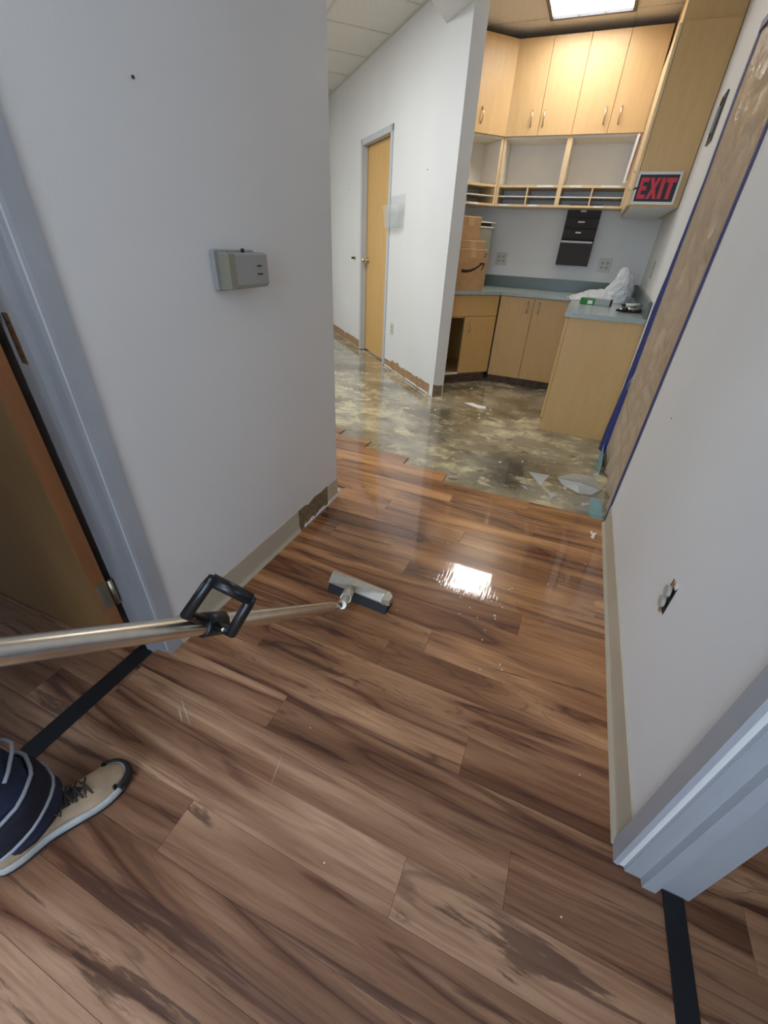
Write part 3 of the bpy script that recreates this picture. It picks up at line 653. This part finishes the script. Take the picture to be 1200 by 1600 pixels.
mlab = ['silver drill bit tube nearest the left of the small tool pile on the counter', 'dark brown tool handle in the small pile on the counter by the wall', 'silver tool rod in the middle of the small pile on the counter', 'white shafted tool with black end lying on top of the counter tool pile', 'dark grey tool nearest the counter front in the small pile', 'dark tool at the back of the small pile beside the white bag']
for (x, y, z, a, L, mt), lb_ in zip(mk, mlab):
    z = .868+(z-.868)*1.45+.003
    o = empty('hand_tool', (x, y, z), math.radians(a), lb_, 'tool', 'small tools piled on the counter')
    MB().tube([(-L/2, 0, 0), (L/2, 0, 0)], .0105, 8).obj('shaft', M[mt], o); MB().tube([(L/2, 0, 0), (L/2+.03, 0, 0), (L/2+.036, 0, 0)], [.0115, .0115, .007], 8).obj('grip', M['black'], o)
    MB().tube([(-L/2-.025, 0, 0), (-L/2, 0, 0)], [.008, .011], 8).obj('tip', M['black'], o)
# papers hanging at the right of the open bay
ph = empty('paper_strip', (.075, 4.952, 1.735), 0, 'white paper strip with red print standing at the right of the open bay', 'paper')
MB().prism([(0, 0), (.018, 0), (.030, .32), (.010, .32)], .002, .006, 'y').obj('sheet', M['paper'], ph)
MB().prism([(.020, .02), (.028, .02), (.040, .30), (.032, .30)], .0065, .010, 'y').obj('red_margin', M['pink'], ph)
# in the dark bay
pk = empty('pink_carton', (-.728, 4.63, 0), B45, 'dusty pink carton on the floor of the open sink bay', 'carton')
bx('carton', (-.56, .20, .1085), (-.45, .34, .23), M['pink'], pk, .003); bx('dark_band', (-.5605, .1995, .19), (-.4495, .21, .205), M['signblack'], pk)
gw = MB().grid(lambda u, v: (lambda a, h: ((.085*(1-h*.7)*(1+.35*noise.noise((a*.9, h*2, 6))))*math.cos(a), (.06*(1-h*.7))*math.sin(a), .09*h))(2*PI*u, v), 20, 10).obj('rag', M['greypaper'], None)
gw.location = (-.728-.505*R2-.265*R2, 4.63-.505*R2+.265*R2, .232); gw.rotation_euler = (0, 0, B45)
props(gw, 'crumpled grey plastic lump on the pink carton in the open sink bay', 'rag')

# ------------------------------------------------------------------ things on the diagonal wall (same local frame as the wall)
af = empty('acrylic_pocket', DW[0], DW[1], 'clear acrylic file pocket fixed to the white wall right of the wood door', 'file pocket')
MB().box((.90, .003, 1.35), (1.27, .006, 1.60)).obj('back_plate', M['acrylic'], af)
MB().prism([(1.00, 1.335), (1.25, 1.345), (1.33, 1.53), (.90, 1.52)], .055, .058, 'y').obj('front_plate', M['acrylic'], af)
MB().box((.91, .006, 1.35), (.914, .056, 1.53)).obj('side_plate', M['acrylic'], af); MB().box((1.262, .006, 1.35), (1.266, .056, 1.53)).obj('side_plate', M['acrylic'], af)
bx('floor_plate', (.914, .006, 1.35), (1.262, .056, 1.354), M['acrylic'], af)
dn = Vector((-R2, R2, 0))
p = Vector(DW[0]) + dn*1.065
outlet('wall_outlet', p.x, p.y, .43, -PI/4, .07, .115, 1, 'single outlet plate low on the white wall right of the wood door')
p = Vector(DW[0]) + dn*2.366
hk = empty('wall_stop', (p.x, p.y, 1.04), -PI/4, 'small grey knob on the white wall left of the wood door', 'wall hardware')
MB().tube([(0, -.001, 0), (0, -.008, 0)], .022).obj('base', M['nickel'], hk); MB().tube([(0, -.008, 0), (0, -.04, 0), (0, -.05, 0)], [.011, .013, .008]).obj('knob', M['dark_metal'], hk)
for uu, z, lb_ in ((.487, 1.734, 'tiny nail hole mark on the white wall between pillar end and wood door'), (2.6, 1.739, 'tiny nail hole mark on the white wall left of the wood door')):
    p = Vector(DW[0]) + dn*uu
    o = MB().tube([(0, -.0005, 0), (0, -.003, 0)], .0045, 8).obj('nail_head', M['nail']); o.location = (p.x, p.y, z); o.rotation_euler = (0, 0, -PI/4); props(o, lb_, 'nail')

# ------------------------------------------------------------------ thermostat and nail on the left wall; local x along +y of the room
th = empty('thermostat', (-1.0, 1.16, 1.13), PI/2, 'grey old thermostat box on the left wall', 'thermostat')
bx('back_plate', (-.095, -.016, -.052), (.085, -.0005, .052), M['thermo'], th, .003)
MB().prism([(-.016, -.047), (-.046, -.047), (-.054, -.036), (-.054, .04), (-.046, .046), (-.016, .046)], -.078, .098, 'x').obj('cover', M['thermo'], th)
MB().box((-.0785, -.0545, -.0445), (-.052, -.016, .0435)).obj('olive_side_panel', M['thermo2'], th)
bx('lever', (.012, -.034, .046), (.018, -.026, .056), M['black'], th)
for z, w2 in ((.010, .022), (-.012, .024)): bx('printed_mark', (.045, -.0552, z), (.045+w2, -.0538, z+.004), M['ink'], th)
nl = MB().tube([(0, 0, 0), (.003, 0, 0)], .0034, 8).obj('nail_head', M['nail']); nl.location = (-1.0, .925, 1.492); props(nl, 'dark nail hole high on the left wall above the thermostat', 'nail')
n2 = MB().tube([(0, 0, 0), (-.003, 0, 0)], .002, 8).obj('nail_head', M['nail']); n2.location = (.42, 1.78, .72); props(n2, 'tiny dark nail mark on the right wall below the blue tape', 'nail')

# ------------------------------------------------------------------ extraction wand
A = Vector((-.683, .151, .669)); Bv = Vector((-.518, .913, .124)); D = (A-Bv)
wn_ = empty('cleaning_wand', (-.50, 1.05, 0), 0, 'stainless steel floor cleaning wand with black grip and wide nozzle', 'cleaning wand')
W0 = Vector((-.50, 1.05, 0))
def wp(t): return Bv + D*t - W0
MB().tube([wp(1.62), wp(1.0), wp(.5), wp(.06), wp(.03), wp(0.0)], [.0235, .0235, .023, .021, .017, .009], 24).obj('tube', M['steel'], wn_)
j0 = wp(.0); j1 = Vector((-.530+.5, .985-1.05, .095)); 
MB().tube([j0, (j0+j1)/2 + Vector((0, 0, .004)), j1], [.009, .011, .015], 14).obj('neck', M['dark_metal'], wn_)
nz0 = Vector((-.560, 1.075, .048)) - W0
MB().tube([j0+Vector((.004, .012, .0)), j1], .0165, 16).tube([j1, nz0], [.021, .02], 16).obj('swivel', M['shell'], wn_)
# nozzle head: a long wedge, ridge towards the middle
NA = math.radians(-3.2)
def nrot(x, y): return (x*math.cos(NA)-y*math.sin(NA), x*math.sin(NA)+y*math.cos(NA))
def noz():                                           # metal shell: sloping front, a faceted crest rising to the middle
    m = MB(); out = []
    for x, hump in ((-.14, 0), (-.132, .001), (-.015, .013), (.10, .001), (.104, 0)):
        sec = [(-.030, .034), (-.030, .040), (-.004-hump*1.6, .066+hump*.25), (.012, .068), (.020, .062), (.020, .034)]
        out.append([(*nrot(x, y), z) for y, z in sec])
    m.loft(out, True, False); return m
n_ = noz(); n_.obj('nozzle', M['shell'], wn_).location = (-.022, .060, 0)
ob_ = MB().loft([[(*nrot(x, y), z) for x, y, z in ((-.138, yf, z), (.130, yf, z), (.130, .018, z), (-.138, .018, z))] for yf, z in ((-.046, .0005), (-.026, .0345))], True, False); ob_.obj('brush_shadow_block', M['sole2'], wn_).location = (-.022, .060, 0)  # brush block, its foot widened forward to stand for the nozzle's cast shadow
ec_ = MB().prism([nrot(*p) for p in ((.104, -.031), (.136, -.027), (.136, .004), (.118, .020), (.104, .021))], .032, .060); ec_.obj('end_cap', M['shell'], wn_).location = (-.022, .060, 0)
# grip: clamp round the tube and a D loop
tc = wp(1-.418); td = D.normalized()
side = td.cross(Vector((0, 0, 1))).normalized(); upv = side.cross(td).normalized()
MB().tube([tc-td*.03, tc-td*.028, tc+td*.028, tc+td*.03], [.026, .029, .029, .026], 20).obj('clamp', M['black'], wn_)
fa = (-side*.62 + upv*.79).normalized()                      # the loop stands off up and to one side
g = Vector((-.598, .404, .544)), Vector((-.569, .461, .608)), Vector((-.498, .490, .554)), Vector((-.519, .438, .492))
g = [p - W0 for p in g]
MB().tube([tc+(g[0]-tc)*.35, g[0], g[0]*.15+g[1]*.85, g[1], g[1]*.88+g[2]*.12], [.012, .013, .0125, .0125, .013], 12).tube([g[1], g[2]], .0145, 14).tube([g[1]*.1+g[2]*.9, g[2], g[2]*.85+g[3]*.15, g[3], tc+(g[3]-tc)*.35], [.013, .0125, .0125, .013, .012], 12).obj('grip', M['black'], wn_)
for q in (g[0]*.7+tc*.3, g[3]*.65+tc*.35): MB().tube([q, q+Vector((.012, -.013, .018))], [.005, .004], 8).obj('screw', M['nickel'], wn_)

# ------------------------------------------------------------------ person at the left doorway, in frame by one shoe and trouser leg
pe = empty('person', (-1.0, -.05, 0), 0, 'person at the left edge in navy trousers and a tan work shoe', 'person')
O = Vector((-1.0, -.05, 0))
def skin(name, verts, edges, radii, mat, root=0, sub=2):
    me = bpy.data.meshes.new(name); me.from_pydata([Vector(v)-O for v in verts], edges, []); me.materials.append(mat)
    o = bpy.data.objects.new(name, me); COL.objects.link(o); o.parent = pe
    o.modifiers.new('skin', 'SKIN').use_smooth_shade = True
    for i, r in enumerate(radii):
        sv = me.skin_vertices[0].data[i]; sv.radius = r if hasattr(r, '__len__') else (r, r); sv.use_root = (i == root)
    m = o.modifiers.new('sub', 'SUBSURF'); m.levels = sub; m.render_levels = sub; return o
sR, sL = (-.84, -.10, 1.40), (-1.19, -.04, 1.40)
hR = Vector(W0 + wp(1.42)); hL = Vector(W0 + wp(1.22))
bv = [(-1.0, -.08, .95), (-1.0, -.08, 1.15), (-1.01, -.06, 1.36), (-1.01, -.04, 1.46), (-1.005, .0, 1.56), (-1.0, .03, 1.66),
      (-.92, -.09, .88), (-.90, -.03, .50), (-.865, -.005, .10), (-.85, .12, .05),
      (-1.09, -.10, .88), (-1.14, -.08, .50), (-1.15, -.16, .10), (-1.13, -.04, .05),
      sR, (-.74, -.30, 1.16), tuple(hR+Vector((.045, -.05, .075))), sL, (-1.17, .08, 1.13), tuple(hL+Vector((-.07, .0, .06)))]
be = [(0,1),(1,2),(2,3),(3,4),(4,5),(0,6),(6,7),(7,8),(8,9),(0,10),(10,11),(11,12),(12,13),(2,14),(14,15),(15,16),(2,17),(17,18),(18,19)]
br = [(.13,.09),(.11,.07),(.11,.07),.055,.085,.08, .085,.055,.04,.035,.085,.055,.04,.035,.055,.04,.028,.055,.04,.028]
nb = len(bv)
for wr_i, h, sgn in ((16, hR, 1), (19, hL, -1)):
    wv = Vector(bv[wr_i]); fd = (h-wv).normalized()
    for q in range(4):
        off = td*(.024*(q-1.5)); k0 = len(bv); ln = [1, 1.08, 1.0, .82][q]
        kn = wv + fd*.05 + off; o2 = h + (wv-h).normalized()*.034 + off + side*.012*sgn*0
        wrap = (fd.cross(td)).normalized()*sgn
        bv += [tuple(kn), tuple(h - fd*.012 + wrap*.034*ln + off), tuple(h + fd*.030*ln + wrap*.022 + off)]; be += [(wr_i, k0), (k0, k0+1), (k0+1, k0+2)]; br += [.011, .009, .008]
    k0 = len(bv); bv += [tuple(wv+fd*.02+td*.035), tuple(h-wrap*.033+td*.03), tuple(h+fd*.02-wrap*.026+td*.02)]; be += [(wr_i, k0), (k0, k0+1), (k0+1, k0+2)]; br += [.012, .010, .009]
skin('body', bv, be, br, M['skin'])
skin('shirt', [(-1.0,-.08,.92),(-1.0,-.08,1.15),(-1.01,-.06,1.36),(-1.01,-.045,1.44),sR,(-.79,-.2,1.27),sL,(-1.18,.02,1.26)], [(0,1),(1,2),(2,3),(2,4),(4,5),(2,6),(6,7)], [(.205,.165),(.205,.165),(.22,.165),.085,.085,.075,.085,.075], M['shirt'])
MB().loft([[(-1.0+r*math.cos(2*PI*a/16)*1.0-O.x, .015+r*1.15*math.sin(2*PI*a/16)-O.y, z) for a in range(16)] for z, r in ((1.63, .088), (1.68, .096), (1.73, .085), (1.765, .05), (1.775, .01))]).obj('hair', M['hair'], pe)
hd = MB()
for s in (-1, 1):
    hd.tube([(s*.032, .085+.05+.012, 1.645), (s*.032, .085+.05+.02, 1.645)], [.011, .006], 8)
hd.obj('eyes', M['nail'], pe)
MB().tube([(0, .125+.01, 1.645), (0, .165+.0, 1.612), (0, .14, 1.603)], [.008, .014, .008], 8).obj('nose', M['skin'], pe); MB().tube([(-.025, .13, 1.575), (0, .14, 1.573), (.025, .13, 1.575)], .006, 6).obj('mouth', M['pink'], pe)
# trousers
def ring(cx, cy, rx, ry, z, tilt=0, n=28, sd=0, amp=.0):
    out = []
    for a in range(n):
        t = 2*PI*a/n; k = 1+amp*noise.noise((math.cos(t)*2+sd, math.sin(t)*2, z*22))
        x = cx+rx*k*math.cos(t); y = cy+ry*k*math.sin(t); out.append((x-O.x, y-O.y, z+tilt*(y-cy)))
    return out
rl = [(-.860, .074, .052, .066, .078, .30), (-.860, .070, .056, .070, .105, .32), (-.861, .063, .056, .070, .13, .32), (-.862, .052, .068, .080, .16, .3), (-.866, .045, .064, .078, .20, .25), (-.87, .038, .068, .08, .235, .2), (-.874, .03, .066, .078, .28, .1), (-.885, .012, .072, .082, .38, 0), (-.90, -.015, .082, .09, .52, 0), (-.915, -.05, .09, .10, .70, 0), (-.925, -.08, .098, .115, .84, 0), (-.96, -.08, .13, .13, .93, 0)]
ll = [(-1.15, -.115, .062, .076, .065, .4), (-1.15, -.125, .066, .08, .12, .3), (-1.15, -.14, .066, .08, .25, .1), (-1.145, -.11, .082, .09, .52, 0), (-1.11, -.1, .09, .10, .70, 0), (-1.085, -.09, .1, .115, .84, 0), (-1.04, -.08, .13, .13, .93, 0)]
tr = MB(); tr.loft([ring(*r[:5], r[5], sd=1, amp=.16) for r in rl], False); tr.loft([ring(*r[:5], r[5], sd=4, amp=.12) for r in ll], False)
tr.loft([ring(-1.0, -.08, .2, .135, .86), ring(-1.0, -.08, .195, .14, .95), ring(-1.0, -.08, .175, .13, 1.03)], False); tr.obj('trousers', M['navy'], pe, .003)
b0 = [(-.862, .052, .074, .086, .145, .33), (-.864, .048, .078, .088, .17, .3), (-.867, .042, .078, .088, .20, .25), (-.87, .038, .074, .086, .225, .2)]
MB().loft([ring(*r[:5], r[5], sd=1, amp=.08) for r in b0], False).obj('leg_band', M['navyd'], pe, .004)
for r in (b0[0], b0[-1]):
    rr = ring(r[0], r[1], r[2]+.003, r[3]+.003, r[4], r[5], sd=1, amp=.08); MB().tube(rr+[rr[0], rr[1]], .0042, 8, False).obj('piping', M['piping'], pe)
MB().tube([(p[0]-.004, p[1], p[2]+.035) for p in ring(-.872, .036, .074, .084, .235, .5, sd=2, amp=.08)[2:16]], .004, 8).obj('piping', M['piping'], pe)
# shoes: local x = length (heel 0 .. toe .285), y = width (left +)
def shoe(loc, rz):
    r = empty('shoe', (loc[0]-O.x, loc[1]-O.y, 0), rz); r.parent = pe
    def outline(grow=0, n=44):
        pts = [(.0, 0), (.006, .022), (.03, .034), (.09, .032), (.14, .036), (.20, .047), (.245, .043), (.275, .024), (.285, -.004), (.276, -.028), (.245, -.044), (.20, -.047), (.15, -.036), (.10, -.028), (.05, -.033), (.012, -.026)]
        out = []; m = len(pts)
        for i in range(n):
            f = i*m/n; k = int(f); t = f-k; P0, P1, P2, P3 = [pts[(k+d) % m] for d in (-1, 0, 1, 2)]
            q = [.5*((2*P1[a])+(-P0[a]+P2[a])*t+(2*P0[a]-5*P1[a]+4*P2[a]-P3[a])*t*t+(-P0[a]+3*P1[a]-3*P2[a]+P3[a])*t**3) for a in (0, 1)]
            c = Vector((.145, 0)); d = Vector(q)-c; L = d.length; out.append(tuple(c + d*(1+grow/L)))
        return out
    def lay(o, z, spring=True): return [(x, y, z + (.012*max(0, (x-.2)/.085)**2 if spring else 0)) for x, y in o]
    MB().loft([lay(outline(-.003), .001), lay(outline(.003), .004), lay(outline(.003), .010)]).obj('outsole', M['sole2'], r)
    MB().loft([lay(outline(.002), .010), lay(outline(.005), .016), lay(outline(.004), .026), lay(outline(-.002), .032)]).obj('midsole', M['sole'], r)
    def up(f, zadd):
        out = []
        for x, y in outline(-.004):
            h = .062 if x < .12 else .062 - .03*((x-.12)/.165)
            out.append((.135+(x-.135)*(1-.34*f*f) - .016*f, y*(1-.62*f**1.6), .028 + (h+.022*(x < .16)*(1-abs(x-.1)/.1))*f + (.012*max(0, (x-.2)/.085)**2)*(1-f)))
        return out
    MB().loft([up(f, 0) for f in (0, .2, .4, .6, .8, .92, 1.0)]).obj('upper', M['suede'], r)
    def bump(f):
        return [(x+.0035*(x > .2), y*(1+.03), z) for (x, y, z) in []]
    tb = MB(); n = 14                              # black toe bumper hugging the front
    arc = [p for p in outline(.006, 88) if p[0] > .246]; arc.sort(key=lambda p: math.atan2(p[1], p[0]-.2))
    tb.loft([[(x, y, .012+.010) for x, y in arc] , [(x+.001, y, .030) for x, y in arc], [(x-.004, y*.97, .045) for x, y in arc], [(x-.012, y*.93, .045) for x, y in arc], [(x-.01, y*.93, .02) for x, y in arc]], False).obj('toe_bumper', M['sole2'], r)
    tg = MB().loft([[(.125+.075*i/6, w_*k*(1-.25*i/6), .093-.038*i/6+zz) for k, zz in ((-1, -.004), (-.6, .004), (0, .007), (.6, .004), (1, -.004))] for i, w_ in [(i, .024) for i in range(7)]], False); tg.obj('tongue', M['lace'], r, .003)
    lc = MB()
    for i in range(4):
        x = .135+.018*i; z = .098-.0085*i
        lc.tube([(x, -.026, z-.012), (x+.007, 0, z+.004), (x+.014, .026, z-.014)], .0026, 6); lc.tube([(x+.014, -.026, z-.014), (x+.007, 0, z+.006), (x, .026, z-.012)], .0026, 6)
    lc.tube([(.135, 0, .103), (.12, .03, .108), (.135, .045, .09), (.145, .02, .098)], .0024, 6); lc.tube([(.135, 0, .103), (.125, -.03, .106), (.14, -.044, .088), (.148, -.02, .097)], .0024, 6)
    lc.obj('laces', M['lace'], r)
    return r
shoe((-.882, -.022, 0), math.radians(72)); shoe((-1.16, -.21, 0), math.radians(86))

# ------------------------------------------------------------------ litter
def crumb(x, y, s, sd, z=0.0006):
    rr = random.Random(sd); n = 6
    P = [(s*rr.uniform(.6, 1.2)*math.cos(2*PI*i/n), s*rr.uniform(.5, 1.0)*math.sin(2*PI*i/n)) for i in range(n)]
    m = MB().prism(P, 0, s*.45); o = m.obj('debris_crumb', M['crumb']); o.location = (x, y, z); return o
cr = [(-.1, 1.24, .003), (-.06, 1.2, .003), (-.13, 1.19, .0025), (.0, 1.24, .006), (.006, 1.225, .004), (.02, 1.3, .003), (-.02, 1.15, .0025), (-.15, 1.28, .004), (.03, 1.42, .0035), (.04, 1.43, .003), (-.02, 1.1, .003), (.06, 1.02, .0035), (.07, 1.0, .003), (-.3, 1.62, .003), (.18, 1.53, .003), (.33, .75, .002), (-.42, .55, .0025), (.3, .42, .0025), (.0, .97, .003), (.33, 1.75, .003), (-.36, 1.1, .002), (-.22, .29, .0025)]
for i, (x, y, s) in enumerate(cr): props(crumb(x, y, s, i), 'tiny white crumb of debris scattered on the wood planks', 'crumb', 'white crumbs on the wood planks')
rr = random.Random(11)
for i in range(16):
    x, y = rr.uniform(-1.2, .2), rr.uniform(2.6, 4.3)
    if y < 2.55 and x < -.4 or (x+y > 2.65 and x < -.95): continue
    props(crumb(x, y, rr.uniform(.006, .012), 40+i, -.0065), 'tiny white crumb of debris on the bare stained floor', 'crumb', 'white crumbs on the bare floor')
ws = MB().prism([(-.76, 3.80), (-.70, 3.765), (-.60, 3.715), (-.545, 3.735), (-.56, 3.79), (-.64, 3.80), (-.69, 3.83)], -.007, -.003).obj('floor_scrap', M['crumb'])
props(ws, 'white torn scrap lying flat on the bare floor near the white wall end', 'scrap')
vs2 = MB().prism([(.27, 1.98), (.285, 1.97), (.292, 2.01), (.30, 2.03), (.292, 2.035), (.285, 2.02), (.275, 2.04), (.268, 2.03), (.277, 2.0)], .0006, .002).obj('paper_scrap', M['crumb']); vs2.location = (.08, .02, 0)
props(vs2, 'white forked paper scrap on the planks near the far right baseboard', 'scrap')
for (x0, y0, x1, y1, wd_, lb_) in ((-.837, .464, -.741, .407, .004, 'pale short scuff streak on the planks near the left door frame'), (-.825, .440, -.770, .405, .005, 'pale second short scuff streak on the planks beside the other, nearer us'), (-.452, .46, -.431, .367, .002, 'thin pale scratch line on the planks in the middle of the floor')):
    a = Vector((x0, y0)); b = Vector((x1, y1)); d = (b-a).normalized(); pp = Vector((-d.y, d.x))*wd_/2
    o = MB().prism([tuple(a), tuple((a+b)/2-pp), tuple(b), tuple((a+b)/2+pp)], .0005, .0008).obj('scuff_mark', M['scuff']); props(o, lb_, 'scuff')
